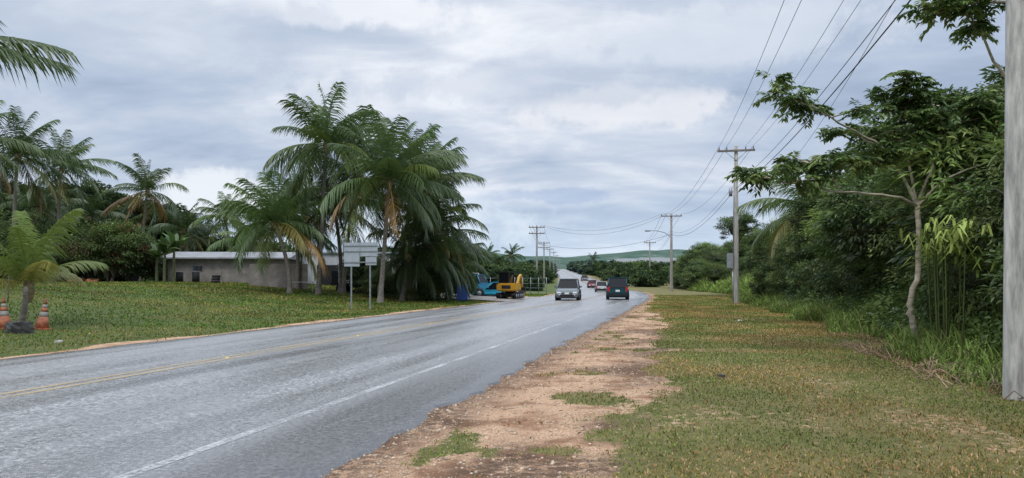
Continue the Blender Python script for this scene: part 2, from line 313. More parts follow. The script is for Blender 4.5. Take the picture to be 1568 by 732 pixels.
# ------------------------------------------------------------ palms
def palm(name,x,y,ztop,Lf,nf=24,base=(0,0),wind=(0,0,0),dark=1.0,old=.25,trunk_r=.15,mat=None,leaf=1.0,top=84,low=-45,brown=0,trunk=True,zb=None,nl=50,yel=.35,green=(.06,.10,.028),lw=.062,sag=1.0):
    mat=mat or M_palm
    bx,by=x+base[0],y+base[1]; z0=zt(bx,by)-.1 if zb is None else zb
    par=empty(name,(bx,by,z0)); org=np.array([bx,by,z0])
    C=np.array([x,y,ztop])-org
    if trunk:
        u=np.linspace(0,1,12)[:,None]
        pts=u*np.array([0,0,1.])*C[2]+ (u**1.7)*np.array([C[0],C[1],0])
        pts=pts+np.stack([np.sin(u[:,0]*3)*.12,np.cos(u[:,0]*2.3)*.1-.1,0*u[:,0]],1)
        pts[0]=[0,0,0]; pts[-1]=C
        r=trunk_r*(1.0-.35*u[:,0]); r[0]*=1.6; r[1]*=1.1
        mb=MB(); tube(mb,pts,r,np.array([.21,.18,.15])*(.6+.4*min(dark,1.1)),9); mb.obj('trunk',M_bark,par,True)
        mb=MB()
        tube(mb,[C-[0,0,.55],C-[0,0,.2],C+[0,0,.2],C+[0,0,.55]],[trunk_r*.8,trunk_r*1.5,trunk_r*1.3,.03],(.14,.11,.05),8)
        for k in range(9 if C[2]>2.5 else 0):
            a=R.random()*6.28; c=C+np.array([math.cos(a)*.3,math.sin(a)*.3,-.25-.25*R.random()])
            mb.add(octv*np.array([.12,.12,.15])+c,octf,np.array([.13,.13,.04])*(.6+.6*R.random()))
        mb.obj('crown_shaft',M_bark,par,True)
    mb=MB(); wind=np.array(wind,float)
    for k in range(nf):
        q=k/(nf-1); az=k*2.39996+R.random()*.6; e0=math.radians(top+(low-top)*q**.95+R.normal()*8)
        L=Lf*(.75+.3*math.sin(min(1,q*1.5+.25)*math.pi*.6))*(.82+.3*R.random())
        n_=15; u=np.linspace(0,1,n_); dr=sag*(.85+.55*R.random())*(.5+.5*math.cos(e0))
        el=e0-dr*u**1.35
        dirs=np.stack([np.cos(az)*np.cos(el),np.sin(az)*np.cos(el),np.sin(el)],1)+wind*(u[:,None]**1.1)
        dirs=nrm(dirs); pts=C+np.concatenate([[[0,0,0]],np.cumsum(dirs[:-1]*L/(n_-1),axis=0)])
        isold=q>1-old
        if isold and brown and R.random()<brown: c0=np.array([.28,.16,.05])*(.7+.6*R.random())
        elif isold and R.random()<yel: c0=np.array([.22,.20,.055])*(.7+.5*R.random())
        else: c0=np.array(green)*(1.25-.45*q)*(.75+.5*R.random())+np.array([.05,.045,.0])*(R.random()**3)
        c0=c0*dark
        tube(mb,pts,np.linspace(.035,.008,n_)*max(.7,Lf/4),c0*1.2+np.array([.05,.05,.01])*dark,3)
        for sgn in (-1,1):
            ul=np.linspace(.12,1,nl)+R.normal(size=nl)*.004; ul=np.clip(ul,0,1)
            b=np.stack([np.interp(ul,u,pts[:,j]) for j in range(3)],1); tg=nrm(np.stack([np.interp(ul,u,dirs[:,j]) for j in range(3)],1))
            sd=nrm(np.cross(tg,[0,0,1.])+1e-4)*sgn; upv=nrm(np.cross(sd,tg)*sgn)
            fw=.45+.7*ul**2
            dd=sd*1.0+tg*fw[:,None]+upv*.15+np.array([0,0,-1.])*(.12+.5*R.random((nl,1)))+R.normal(size=(nl,3))*.08+wind*.9
            ll=leaf*L/4*(.40+.62*np.sin(np.clip(ul*1.02,0,1)**.8*math.pi*.90))*(.85+.25*R.random(nl))
            cc=c0*(1+.3*(R.random((nl,1))-.5))*np.ones((nl,3))
            blades(mb,b,dd,tg+upv*.5,ll,lw*max(.6,L/4.5)*(50/nl),cc,.6+.7*R.random(nl))
    mb.obj('crown',mat,par); return par
palm('coconut_palm',W(500,55),55,11.5,4.7,34,(-.6,0),(.05,0,0),.78,.25,.17,brown=.1,yel=.2,low=-35,lw=.07)
palm('coconut_palm',W(596,50),50,8.2,5.0,38,(-.6,0),(.14,0,0),1.1,.3,.17,brown=.45,top=88,low=-42,lw=.07)
palm('coconut_palm',W(420,54),54,5.7,4.5,30,(1.1,0),(.12,0,0),1.15,.3,.17,brown=.1,top=88,low=-22,lw=.07)
palm('coconut_palm',W(545,59),59,10.0,4.2,26,(-1.0,0),(.15,0,0),.7,.2,.16,low=-35)
palm('coconut_palm',W(648,57),57,8.8,4.5,32,(-1.6,0),(.2,0,0),.75,.3,.17,low=-50,lw=.07)
palm('coconut_palm',W(632,60),60,10.0,4.0,26,(-1.0,0),(.2,0,0),.75,.2,.16,low=-35)
palm('coconut_palm',W(512,60),60,7.4,4.4,26,(.5,0),(.1,0,0),.55,.3,.18,low=-35)
palm('coconut_palm',W(450,60),60,6.8,4.0,26,(.3,0),(.1,0,0),.7,.3,.17,low=-35)
palm('coconut_palm',W(665,58),58,6.2,4.2,28,(-1.2,0),(.2,0,0),.7,.3,.18,low=-50)
palm('coconut_palm',W(655,56),56,4.3,4.3,28,(-1.2,0),(0.15,0,0),.65,.2,.2,low=-60)
palm('coconut_palm',W(626,55),55,3.4,3.4,24,(-.5,0),(0.0,0,0),.6,.2,.2,low=-60)
palm('coconut_palm',W(690,60),60,3.3,3.2,24,(-.3,0),(0.1,0,0),.65,.2,.2,low=-60)
palm('coconut_palm',W(345,80),80,8.4,3.6,24,(.6,0),(.2,0,0),.85,.2,.16,nl=40)
palm('coconut_palm',W(385,74),74,5.6,3.8,24,(.6,0),(.1,0,0),.8,.2,.16,nl=40)
palm('coconut_palm',W(226,72),72,10.2,3.8,22,(-.8,0),(-.40,0,.1),.72,.3,.15,brown=.7,nl=40)
palm('coconut_palm',W(95,66),66,11.6,4.0,24,(-.6,0),(.42,0,.05),.65,.2,.15,nl=40)
palm('coconut_palm',W(28,60),60,11.6,4.4,26,(-.6,0),(.35,0,0),.6,.2,.17,brown=.3)
palm('coconut_palm',W(60,72),72,8.6,4.0,24,(-.6,0),(.3,0,0),.5,.2,.17,nl=40)
palm('coconut_palm',W(135,78),78,8.2,3.8,24,(-.6,0),(.3,0,0),.5,.2,.17,nl=40)
palm('coconut_palm',W(280,80),80,7.0,3.6,24,(-.6,0),(.1,0,0),.5,.2,.17,nl=40)
palm('coconut_palm',W(310,84),84,6.2,3.4,22,(-.6,0),(.1,0,0),.55,.2,.17,nl=40)
palm('coconut_palm',W(180,82),82,6.6,3.6,22,(-.6,0),(.2,0,0),.5,.2,.17,nl=40)
palm('coconut_palm',W(-62,35),35,7.9,3.0,26,(-.6,0),(.05,0,0),.75,.5,.17,brown=.7,low=-65)
palm('coconut_palm',W(-150,22),22,8.7,4.0,9,(-1.6,0),(.25,0,.0),.75,.1,.17,low=2,top=16,sag=.55)
palm('young_coconut_palm',W(44,24),24,1.45,2.8,13,(-.3,0),(.10,0,0),1.6,.3,.11,top=88,low=30,leaf=.85,green=(.10,.135,.028),yel=.9,nl=46,lw=.075,sag=1.1)
palm('coconut_palm',W(1240,46),46,6.0,4.2,24,(.5,0),(-.1,0,0),1.0,.4,.17,low=-60)
palm('coconut_palm',W(1345,40),40,6.6,3.8,20,(.5,0),(-.1,0,0),.8,.3,.17)
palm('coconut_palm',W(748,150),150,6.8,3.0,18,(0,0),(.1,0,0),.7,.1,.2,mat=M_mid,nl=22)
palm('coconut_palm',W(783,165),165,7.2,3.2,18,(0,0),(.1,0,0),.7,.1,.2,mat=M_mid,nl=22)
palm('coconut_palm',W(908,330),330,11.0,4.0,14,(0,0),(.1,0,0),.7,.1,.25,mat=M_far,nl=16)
# ------------------------------------------------------------ leaf masses
def leafmass(name,K,Mn,size,lw,cols,w,rad=(2.4,2.4,2.0),shade_core=.5,mat=None):
    mb=MB()
    for k in range(12):
        a=R.random()*6.28; e=R.random()*1.3; dv=np.array([math.cos(a)*math.cos(e),math.sin(a)*math.cos(e),math.sin(e)])*np.array(rad)*.9
        tube(mb,[np.array([0,0,-rad[2]*.9]),dv*.4+[0,0,-.3],dv],[.09,.05,.015],(.12,.1,.075),4)
    dv=nrm(R.normal(size=(K,3))); dv[:,2]=np.where(dv[:,2]<-.5,-dv[:,2],dv[:,2])
    rr=(.42+.68*R.random(K)**.6)[:,None]; cen=dv*rr*np.array(rad)
    for k in range(K):
        cr=(.35+.45*R.random())*rad[0]/2.4; off=nrm(R.normal(size=(Mn,3)))*(R.random((Mn,1))**.5)*cr*np.array([1.2,1.2,.6])
        b=cen[k]+off; d=nrm(off+dv[k]*cr*.6+R.normal(size=(Mn,3))*cr*.35+np.array([0,0,-.1])); up=nrm(R.normal(size=(Mn,3))*.5+[0,0,1])
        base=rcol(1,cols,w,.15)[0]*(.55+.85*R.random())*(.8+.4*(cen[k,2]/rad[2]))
        c=base*(1+.35*(R.random((Mn,1))*2-1)); c=np.maximum(c,.004)
        leaves(mb,b,d,up,size*(.6+.8*R.random(Mn)),lw*(.7+.6*R.random(Mn)),c,droop=.25)
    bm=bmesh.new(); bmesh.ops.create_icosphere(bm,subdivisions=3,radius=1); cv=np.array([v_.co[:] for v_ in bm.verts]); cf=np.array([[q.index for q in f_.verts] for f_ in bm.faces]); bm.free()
    cv=cv*(1+.5*(vn(cv[:,0]*3+cv[:,2]*2,cv[:,1]*3-cv[:,2],1,4)[:,None]-.5))*np.array(rad)*shade_core
    mb.add(cv,cf,(.016,.026,.01))  # added dark blob: paints the shaded interior and blocks sky gaps
    return mb.mesh(name,mat or M_fol)
DG=[(.037,.062,.021),(.058,.086,.027),(.085,.118,.034),(.13,.155,.05)]
LG=[(.075,.12,.03),(.115,.155,.042),(.055,.085,.026),(.155,.18,.06)]
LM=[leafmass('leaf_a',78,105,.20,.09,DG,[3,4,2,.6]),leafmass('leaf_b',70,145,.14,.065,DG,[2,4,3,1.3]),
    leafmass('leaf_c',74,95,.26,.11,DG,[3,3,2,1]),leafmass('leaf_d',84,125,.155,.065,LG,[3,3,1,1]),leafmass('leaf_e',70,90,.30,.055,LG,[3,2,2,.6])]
LMm=[leafmass('leaf_m',70,70,.34,.18,DG,[3,4,1.5,.3],mat=M_mid,shade_core=.7),leafmass('leaf_m2',60,70,.4,.2,DG,[2,4,2.5,.3],mat=M_mid,shade_core=.7)]
LMf=[leafmass('leaf_f',45,40,.6,.35,DG,[3,4,1,.3],mat=M_far,shade_core=.8)]
def place(par,me,x,y,z,sx,sz=None,rz=None):
    o=link('foliage_clump',me,par); o.location=(x,y,z); sz=sz or sx; o.scale=(sx,sx,sz); o.rotation_euler=(R.normal()*.15,R.normal()*.15,R.random()*6.28 if rz is None else rz)
J=empty('jungle_thicket')
for t in np.arange(6,150,2.45):
    for s,hh in ((7.6,1.4),(8.6,3.0),(9.6,4.6),(11.6,6.0),(14.5,6.6),(18,6.9)):
        if t>36 and s in(18,): continue
        tt_=t+R.normal()*.9; ss=s+R.normal()*.6+ (1.2 if t>55 else 0)+(3.0 if 62<t<120 and s<10 else 0)
        x,y=P(tt_,ss); g=.75+.38*R.random()
        hz=hh*(.72+.5*vn(t,s,6,3))*(1.0 if t<70 else .9)
        if t<16: hz*=.9
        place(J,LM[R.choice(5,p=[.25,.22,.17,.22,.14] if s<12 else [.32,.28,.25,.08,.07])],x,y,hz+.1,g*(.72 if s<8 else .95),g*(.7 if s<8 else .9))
J2=empty('tall_tree_row')
for (u,v,Y,r) in [(1470,130,26,1.1),(1510,180,24,1.2),(1430,190,28,1.1),(1535,110,27,1.1),(1390,225,30,1.1),(1350,240,34,1.1),(1560,140,22,1.2),(1300,275,40,1.0),(1270,290,48,1.1),(1190,330,62,1.0),(1160,330,70,1.0),(1110,375,85,.9),(1600,100,22,1.4),(1225,310,56,1.0),(1490,240,22,1.0),(1440,260,24,1.0)]:
    for _ in range(2): place(J2,LM[R.integers(0,4)],W(u,Y)+R.normal()*1.0,Y+R.normal()*1.,Zp(v,Y)-1.7*r+R.normal()*.5-_*1.5,r*.75,r*.7)
B=empty('background_trees')
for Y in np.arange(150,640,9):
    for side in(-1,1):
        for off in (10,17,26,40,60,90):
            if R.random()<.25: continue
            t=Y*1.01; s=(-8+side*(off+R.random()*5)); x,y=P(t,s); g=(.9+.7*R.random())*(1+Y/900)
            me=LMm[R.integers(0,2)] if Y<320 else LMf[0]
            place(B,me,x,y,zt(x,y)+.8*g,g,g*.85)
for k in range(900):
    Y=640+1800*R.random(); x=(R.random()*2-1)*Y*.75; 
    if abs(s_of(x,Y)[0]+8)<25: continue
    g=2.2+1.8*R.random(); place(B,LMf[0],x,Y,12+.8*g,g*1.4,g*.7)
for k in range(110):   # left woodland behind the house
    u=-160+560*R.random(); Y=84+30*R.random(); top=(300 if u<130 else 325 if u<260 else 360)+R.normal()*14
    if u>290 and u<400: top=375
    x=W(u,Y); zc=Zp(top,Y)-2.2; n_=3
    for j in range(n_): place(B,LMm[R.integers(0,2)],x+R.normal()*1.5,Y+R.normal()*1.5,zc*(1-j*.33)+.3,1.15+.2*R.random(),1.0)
for k in range(46):   # yard background behind vehicles
    u=560+245*R.random(); Y=112+20*R.random(); top=408+R.normal()*6-(16 if u<745 else 0); x=W(u,Y)
    for j in range(2): place(B,LMm[R.integers(0,2)],x,Y+j,Zp(top,Y)-2.0-j*2,1.2,1.0)
def shrub(name,x,y,h,r,mesh,n_=4):
    e=empty(name,(x,y,zt(x,y)))
    for k in range(n_): place(e,mesh,R.normal()*r*.35,R.normal()*r*.35,h*(.35+.35*R.random()),r/2.6,h/4.2)
    mb=MB()
    for k in range(5):
        a=R.random()*6.28; tube(mb,[[0,0,0],[math.cos(a)*.15,math.sin(a)*.15,h*.35],[math.cos(a)*r*.4,math.sin(a)*r*.4,h*.7]],[.06,.045,.015],(.13,.11,.08),5)
    mb.obj('stems',M_bark,e); return e
flow=leafmass('flower_leaf',80,100,.17,.09,[(.05,.075,.02),(.07,.10,.028),(.13,.05,.028)],[6,5,1.0])
shrub('flowering_shrub',W(165,62),62,4.4,2.7,flow,5); shrub('flowering_shrub',W(205,64),64,4.2,2.3,flow,5)
for (u,Y,h,r) in [(130,66,3.0,2.0),(100,70,3.4,2.4),(30,66,4,3),(-20,60,5,3),(250,70,2.6,1.8),(700,66,2.8,1.5),(605,58,2.2,2.0),(665,60,2.4,1.8),(640,57,1.8,1.6),(570,64,2.6,1.8)]:
    shrub('garden_shrub',W(u,Y),Y,h,r,LM[R.integers(0,3)],4)
def banana(x,y,h):
    e=empty('banana_plant',(x,y,zt(x,y))); mb=MB(); tube(mb,[[0,0,0],[0,0,h*.3],[.05,0,h*.6]],[.14,.12,.07],(.09,.10,.04),7); mb.obj('stem',M_bark,e,True)
    mb=MB(); N=10; az=np.arange(N)*2.4; el=np.radians(75-50*R.random(N)); d=np.stack([np.cos(az)*np.cos(el),np.sin(az)*np.cos(el),np.sin(el)],1)
    blades(mb,np.tile([.05,0,h*.55],(N,1)),d,np.cross(d,[0,0,1.]),h*.6,.5,rcol(N,[(.05,.09,.022),(.075,.115,.03)],[1,1]),.7); mb.obj('leaves',M_palm,e)
for u,Y,h in [(252,61,4.4),(266,61.5,5),(240,62,3.9),(690,63,3.0)]: banana(W(u,Y),Y,h)
# ------------------------------------------------------------ tall grass / cane
def tallgrass(name,N,t0,t1,sa,sb,h0,h1,cols,w,wd=.022,tp=1.,edge=0):
    t=t0+(t1-t0)*R.random(N)**tp; s=sa+(sb-sa)*R.random(N)
    cl=fb(*P(t,s),1.3,91); k=R.random(N)<np.clip((cl-.25)*3,0.05,1); k&=s>(sa+edge*vn(t,0*t,2.2,15)); t,s,cl=t[k],s[k],cl[k]; x,y=P(t,s); n_=len(x)
    an=R.random(n_)*6.28; ln=.15+.55*R.random(n_); hh=(h0+(h1-h0)*R.random(n_))*(.45+cl)*np.clip(.35+.4*(s-sa),.3,1.1)
    d=np.stack([np.cos(an)*ln,np.sin(an)*ln,np.ones(n_)],1); mb=MB()
    c=rcol(n_,cols,w,.3)*(.7+.7*vn(x,y,1.5,44))[:,None]
    blades(mb,np.stack([x,y,T(x,y,s)-.02],1),d,np.stack([-np.sin(an),np.cos(an),0*an],1),hh,wd*(1+t/50),c,.5+.7*R.random(n_)); mb.obj(name,M_grass)
TG=[(.13,.19,.045),(.18,.24,.065),(.09,.125,.034),(.25,.225,.11)]
tallgrass('tall_grass',80000,8,60,4.2,8.2,.45,1.6,TG,[4,3,3,1.2],.02,1.4,1.3)
tallgrass('tall_grass',9000,9,24,3.9,5.0,.2,.5,[(.24,.17,.09),(.13,.14,.045)],[2,1],.018,1,.8)
tallgrass('cane_grass',30000,60,125,6.2,11.5,1.6,3.2,[(.14,.20,.05),(.20,.25,.075),(.10,.15,.035)],[3,3,2],.05)
tallgrass('tall_grass',6000,52,72,4.2,7.5,.4,1.1,TG,[4,5,2,1],.03)
mb=MB(); N=26000; t=9+40*R.random(N)**1.3; s=5.4+2.0*R.random(N); hh=np.clip((s-5.3)*1.1,0,2)*R.random(N)+.1+.4*fb(t,s,1.5,8); x,y=P(t,s)
k=fb(x,y,1.8,52)>.45; x,y,hh,s=x[k],y[k],hh[k],s[k]; n_=len(x); an=R.random(n_)*6.28
leaves(mb,np.stack([x,y,T(x,y,s)+hh],1),np.stack([np.cos(an),np.sin(an)-.4,.3*R.normal(size=n_)],1),nrm(R.normal(size=(n_,3))*.4+[0,-.4,1]),.10+.1*R.random(n_),.07,rcol(n_,[(.08,.13,.028),(.11,.16,.038),(.05,.08,.022)],[3,2,2]),droop=.3); mb.obj('creeping_vines',M_fol)
def cane(x,y,z,h,n_,col):
    e=empty('cane_plant',(x,y,z)); mb=MB(); az=R.random(n_)*6.28; el=np.radians(40+45*R.random(n_)); d=np.stack([np.cos(az)*np.cos(el),np.sin(az)*np.cos(el),np.sin(el)],1)
    b=np.stack([R.normal(size=n_)*.3,R.normal(size=n_)*.3,h*(.68+.25*R.random(n_))],1)
    blades(mb,b,d,np.cross(d,[0,0,1.]),.55+.45*R.random(n_),.06,rcol(n_,[col,tuple(c*.6 for c in col)],[2,1]),1.5)
    for k in range(8): 
        bb=[R.normal()*.2,R.normal()*.2]; tube(mb,[[bb[0],bb[1],0],[bb[0]*1.3,bb[1]*1.3,h*.9]],.010,(.08,.10,.035),4)
    mb.obj('leaves',M_grass,e)
cane(W(1458,15),15,0.3,2.6,90,(.34,.40,.11)); cane(W(1438,15.5),15.5,0.3,2.4,50,(.26,.33,.08)); cane(W(1530,14.5),14.5,.2,2.0,40,(.2,.28,.07))
# ------------------------------------------------------------ verge tree (thin, spreading)
def cluster(mb,c,nleaf,L,up=.25,cols=((.05,.085,.024),(.07,.11,.03),(.105,.14,.04))):
    for k in range(nleaf):
        az=R.random()*6.28; e=R.normal()*.35+up; d=np.array([math.cos(az)*math.cos(e),math.sin(az)*math.cos(e),math.sin(e)])
        q=np.linspace(.25,1,7); ax=c+d*L*q[:,None]+np.array([0,0,-1.])*(q[:,None]**2)*L*.35; sd=nrm(np.cross(d,[0,0,1.]))
        c0=np.array(cols[R.integers(0,len(cols))])*(.55+.75*R.random())
        for sg in(-1,1):
            dd=sd*sg+d*.6+np.array([0,0,-.45])+R.normal(size=(7,3))*.15
            leaves(mb,ax,dd,np.tile([0,0,1.],(7,1))+R.normal(size=(7,3))*.35,L*.42*(.8+.4*R.random(7)),L*.17,c0*np.ones((7,3)),droop=.2)
        leaves(mb,ax[-1:],d[None]-[0,0,.4],np.array([[0,0,1.]]),L*.35,L*.16,c0[None])
def wp(u,v,Y): return np.array([W(u,Y),Y,Zp(v,Y)])
def branchtree(name,Y,base,limbs,leafL,nper,bark=(.36,.31,.23),gap=.55,stride=2):
    org=np.array([base[0],base[1],zt(base[0],base[1])]); par=empty(name,tuple(org)); mb=MB(); ml=MB()
    for (pts,r0,r1,leafy) in limbs:
        p=np.array(pts)-org
        u=np.linspace(0,len(p)-1,(len(p)-1)*4+1); q=np.stack([np.interp(u,np.arange(len(p)),p[:,j]) for j in range(3)],1)
        q[1:-1]=(q[:-2]+q[1:-1]*2+q[2:])/4; q[1:-1]+=R.normal(size=q[1:-1].shape)*.015
        tube(mb,q,np.linspace(r0,r1,len(q)),bark,7)
        if leafy is not None:
            m_=int(len(q)*leafy)
            for i in range(len(q)-1,m_-1,-stride):
                for _ in range(nper):
                    az=R.random()*6.28; tl=.10+gap*R.random(); tip=q[i]+np.array([math.cos(az)*tl,math.sin(az)*tl,.35*R.random()*tl+.05])
                    tube(mb,[q[i],(q[i]+tip)/2+[0,0,.03],tip],[.014,.01,.006],bark,4); cluster(ml,tip,R.integers(6,10),leafL)
    mb.obj('trunk',M_bark,par,True); ml.obj('leaves',M_fol,par)
Y=17.0
b0=(W(1410,Y),Y)
fork=wp(1405,315,Y)
limbs=[([wp(1410,552,Y),wp(1396,490,Y),wp(1392,470,Y),wp(1406,415,Y+.1),wp(1408,370,Y),fork],.075,.055,None),
 ([fork,wp(1370,300,Y-.3),wp(1290,294,Y-.8),wp(1220,282,Y-1.2),wp(1155,270,Y-1.4)],.036,.010,.68),
 ([fork,wp(1380,265,Y+.2),wp(1350,225,Y),wp(1300,195,Y-.4),wp(1245,162,Y-.5),wp(1185,145,Y-.6)],.040,.010,.66),
 ([fork,wp(1390,240,Y+.5),wp(1375,195,Y+.8),wp(1355,150,Y+1)],.036,.012,.4),
 ([wp(1350,225,Y),wp(1325,215,Y+.6),wp(1295,205,Y+1)],.025,.01,.35),
 ([fork,wp(1425,260,Y),wp(1440,205,Y+.3),wp(1425,150,Y+.4)],.036,.012,.4),
 ([wp(1440,205,Y+.3),wp(1470,180,Y+.2),wp(1500,160,Y)],.022,.01,.3),
 ([fork,wp(1440,280,Y-.3),wp(1500,250,Y-.6),wp(1545,238,Y-.8)],.033,.012,.7),
 ([fork,wp(1425,300,Y+.5),wp(1450,245,Y+.9),wp(1480,215,Y+1)],.028,.012,.5),
 ([wp(1290,294,Y-.8),wp(1265,265,Y-1),wp(1240,250,Y-1)],.02,.01,.4),
 ([wp(1370,240,Y+.3),wp(1345,245,Y+.2),wp(1315,250,Y)],.02,.01,.4),
 ([wp(1375,195,Y+.8),wp(1390,160,Y+.6),wp(1385,130,Y+.5)],.02,.01,.4)]
branchtree('verge_tree',Y,b0,limbs,.38,3,gap=.55,stride=2)
Y=13.0; top=wp(1640,60,Y)
limbs=[([wp(1650,560,Y),wp(1640,300,Y),top],.12,.08,None),([top,wp(1590,30,Y),wp(1530,0,Y-.2),wp(1470,8,Y-.3),wp(1425,22,Y-.3)],.05,.01,.55),
 ([top,wp(1570,150,Y+.3),wp(1530,105,Y+.3),wp(1500,50,Y+.2),wp(1480,25,Y)],.045,.01,.7),([top,wp(1560,-20,Y),wp(1490,-40,Y),wp(1430,-45,Y)],.04,.01,.4)]
branchtree('roadside_tree',Y,(W(1650,Y),Y),limbs,.30,3,gap=.4)
Y=21.0; top=wp(1530,180,Y)
limbs=[([wp(1530,540,Y),wp(1525,300,Y),top],.12,.08,None)]+[([top,wp(1530-60*k+90,160,Y+.3*k),wp(1530-85*k+100,130+12*k,Y+.5*k-1)],.04,.01,.3) for k in range(4)]
branchtree('roadside_tree',Y,(W(1530,Y),Y),limbs,.36,3)
mb=MB()
for k in range(160):
    t=11+9*R.random(); s=3.8+1.8*R.random(); x,y=P(t,s); a=R.random()*6.28; L=.25+.5*R.random(); z=zt(x,y)
    tube(mb,[[x,y,z+.02],[x+math.cos(a)*L*.5,y+math.sin(a)*L*.5,z+.08+.15*R.random()],[x+math.cos(a)*L,y+math.sin(a)*L,z+.04+.1*R.random()]],[.012,.009,.004],np.array([.24,.16,.10])*(.6+.7*R.random()),4)
mb.obj('dead_brush',M_bark)
# ------------------------------------------------------------ hard-surface helpers
def bx(name,par,cx,cy,cz,sx,sy,sz,mat,bev=.0,taper=1.0,rot=(0,0,0)):
    bm=bmesh.new(); bmesh.ops.create_cube(bm,size=1)
    for v in bm.verts:
        k=taper if v.co.z>0 else 1; v.co=Vector((v.co.x*sx*k,v.co.y*sy*k,v.co.z*sz))
    if bev: bmesh.ops.bevel(bm,geom=bm.edges[:],offset=bev,segments=2,affect='EDGES')
    me=bpy.data.meshes.new(name); bm.to_mesh(me); bm.free(); me.materials.append(mat); o=link(name,me,par); o.location=(cx,cy,cz); o.rotation_euler=rot; return o
def cyl(name,par,a,b,r0,r1,mat,n=16,smooth=False):
    mb=MB(); a=np.array(a,float); b=np.array(b,float); q=np.linspace(0,1,3)[:,None]
    pts=a+(b-a)*q; tube(mb,pts,[r0,(r0+r1)/2,r1],np.ones(3),n)
    o=mb.obj(name,mat,par,smooth)
    if not smooth:
        bm=bmesh.new(); bm.from_mesh(o.data); bmesh.ops.holes_fill(bm,edges=[e for e in bm.edges if e.is_boundary],sides=0); bmesh.ops.recalc_face_normals(bm,faces=bm.faces[:]); bm.to_mesh(o.data); bm.free()
    return o
def disc(name,par,c,r,w,mat,n=20): return cyl(name,par,(c[0]-w/2,c[1],c[2]),(c[0]+w/2,c[1],c[2]),r,r,mat,n)
def prism(name,par,prof,w,mat,bev=.05,x0=0):
    bm=bmesh.new(); a=[bm.verts.new((x0-w/2,y,z)) for y,z in prof]; b=[bm.verts.new((x0+w/2,y,z)) for y,z in prof]; n_=len(prof)
    bm.faces.new(a); bm.faces.new(b[::-1])
    for i in range(n_): j=(i+1)%n_; bm.faces.new((a[i],b[i],b[j],a[j]))
    bmesh.ops.recalc_face_normals(bm,faces=bm.faces[:])
    if bev: bmesh.ops.bevel(bm,geom=bm.edges[:],offset=bev,segments=2,affect='EDGES')
    me=bpy.data.meshes.new(name); bm.to_mesh(me); bm.free(); me.materials.append(mat); return link(name,me,par)
M_conc=simple('pole_concrete',(.46,.44,.40),.85,0,3.0,.4,.3,stretch=(3,3,.5)); M_pole=simple('weathered_pole',(.27,.245,.22),.85,0,3.0,.3,.2,stretch=(3,3,.4)); M_wood=simple('crossarm_wood',(.18,.155,.13),.85,0,5,.3); M_ins=simple('insulator',(.2,.19,.18),.3)
M_gal=simple('galvanised_steel',(.30,.32,.34),.45,.5,4,.15); M_wire=simple('wire_black',(.02,.02,.022),.6); M_glass=simple('car_glass',(.008,.01,.012),.12,0,spec=.18); M_tire=simple('tyre',(.02,.02,.02),.85,spec=.2)
M_dark=simple('dark_plastic',(.02,.02,.022),.6,spec=.25); M_chr=simple('chrome',(.6,.6,.62),.2,1); M_red=simple('tail_light',(.45,.015,.01),.25); M_hl=simple('headlight',(.75,.78,.8),.1); M_plate=simple('plate',(.65,.65,.6),.5)
# ------------------------------------------------------------ utility poles
def upole(x,y,h,rz,arms=1,box=False,r=.19,armw=2.6,mat=None,name='utility_pole'):
    z=zt(x,y); e=empty(name,(x,y,z),rz); cyl('shaft',e,(0,0,-.3),(0,0,h),r,r*.62,mat or M_pole,24,True); pts=[]
    for k in range(arms):
        za=h-.35-k*1.0; bx('crossarm',e,0,-.2,za,armw,.12,.14,M_wood,.01)
        for xx in (-armw/2+.12,-armw/4,armw/4,armw/2-.12):
            cyl('insulator',e,(xx,-.2,za+.07),(xx,-.2,za+.32),.05,.035,M_ins,8)
            if k==0: pts.append((xx,za+.33))
        for sg in(-1,1): cyl('brace',e,(sg*.75,-.2,za-.05),(0,-.15,za-.7),.02,.02,M_gal,5)
    if box:
        bx('service_box',e,-.42,-.1,3.05,.42,.4,1.1,M_gal,.03); bx('box_door',e,-.42,-.306,3.05,.34,.012,1.0,M_gal,.0)
        cyl('conduit',e,(-.25,-.12,2.5),(-.2,-.12,.0),.04,.04,M_gal,8); cyl('conduit',e,(-.2,-.1,3.6),(-.16,-.1,9.0),.035,.035,M_gal,8)
        cyl('switch_can',e,(-.38,-.1,7.7),(-.38,-.1,8.3),.13,.13,M_gal,12)
    cs_,sn=math.cos(rz),math.sin(rz)
    return [(x+px_*cs_+.2*sn,y+px_*sn-.2*cs_,z+pz) for px_,pz in pts],(x,y,z,h)
p1,i1=upole(W(1561,10.4),10.4,11.0,-HD,1,False,.20,mat=M_conc)
p2,i2=upole(W(1127,54),54,11.3,-HD,1,True,.21,mat=simple('pole_two',(.36,.335,.30),.85,0,3,.3,.2,stretch=(3,3,.4)))
p0,i0_=upole(W(1561,10.4)-9.8,10.4-43.5,11.0,-HD,1,False,.19)
p3,i3=upole(W(1028,112),112,11.6,-.12,1,False,.24,3.1)
x4,y4=P(165,5.5); p4,i4=upole(x4,y4,9.5,-.06,1,False,.18)
q1,k1=upole(W(822,122),122,10.6,-.1,2,False,.2,2.6)
q2,k2=upole(W(833,165),165,9.5,-.1,2,False,.2,2.6)
q3,k3=upole(W(842,230),230,9.5,-.1,1,False,.2,2.4)
q4,k4=upole(W(848,320),320,10,-.1,1,False,.22,2.4)
for u,Y in [(853,420),(857,520)]: upole(W(u,Y),Y,10,-.05,1,False,.22,2.2)
mb=MB()
def wire(a,b,sag,r=.014,n_=24):
    u=np.linspace(0,1,n_)[:,None]; a=np.array(a);b=np.array(b); p_=a+(b-a)*u; p_[:,2]-=sag*4*u[:,0]*(1-u[:,0]); tube(mb,p_,r,np.ones(3),4)
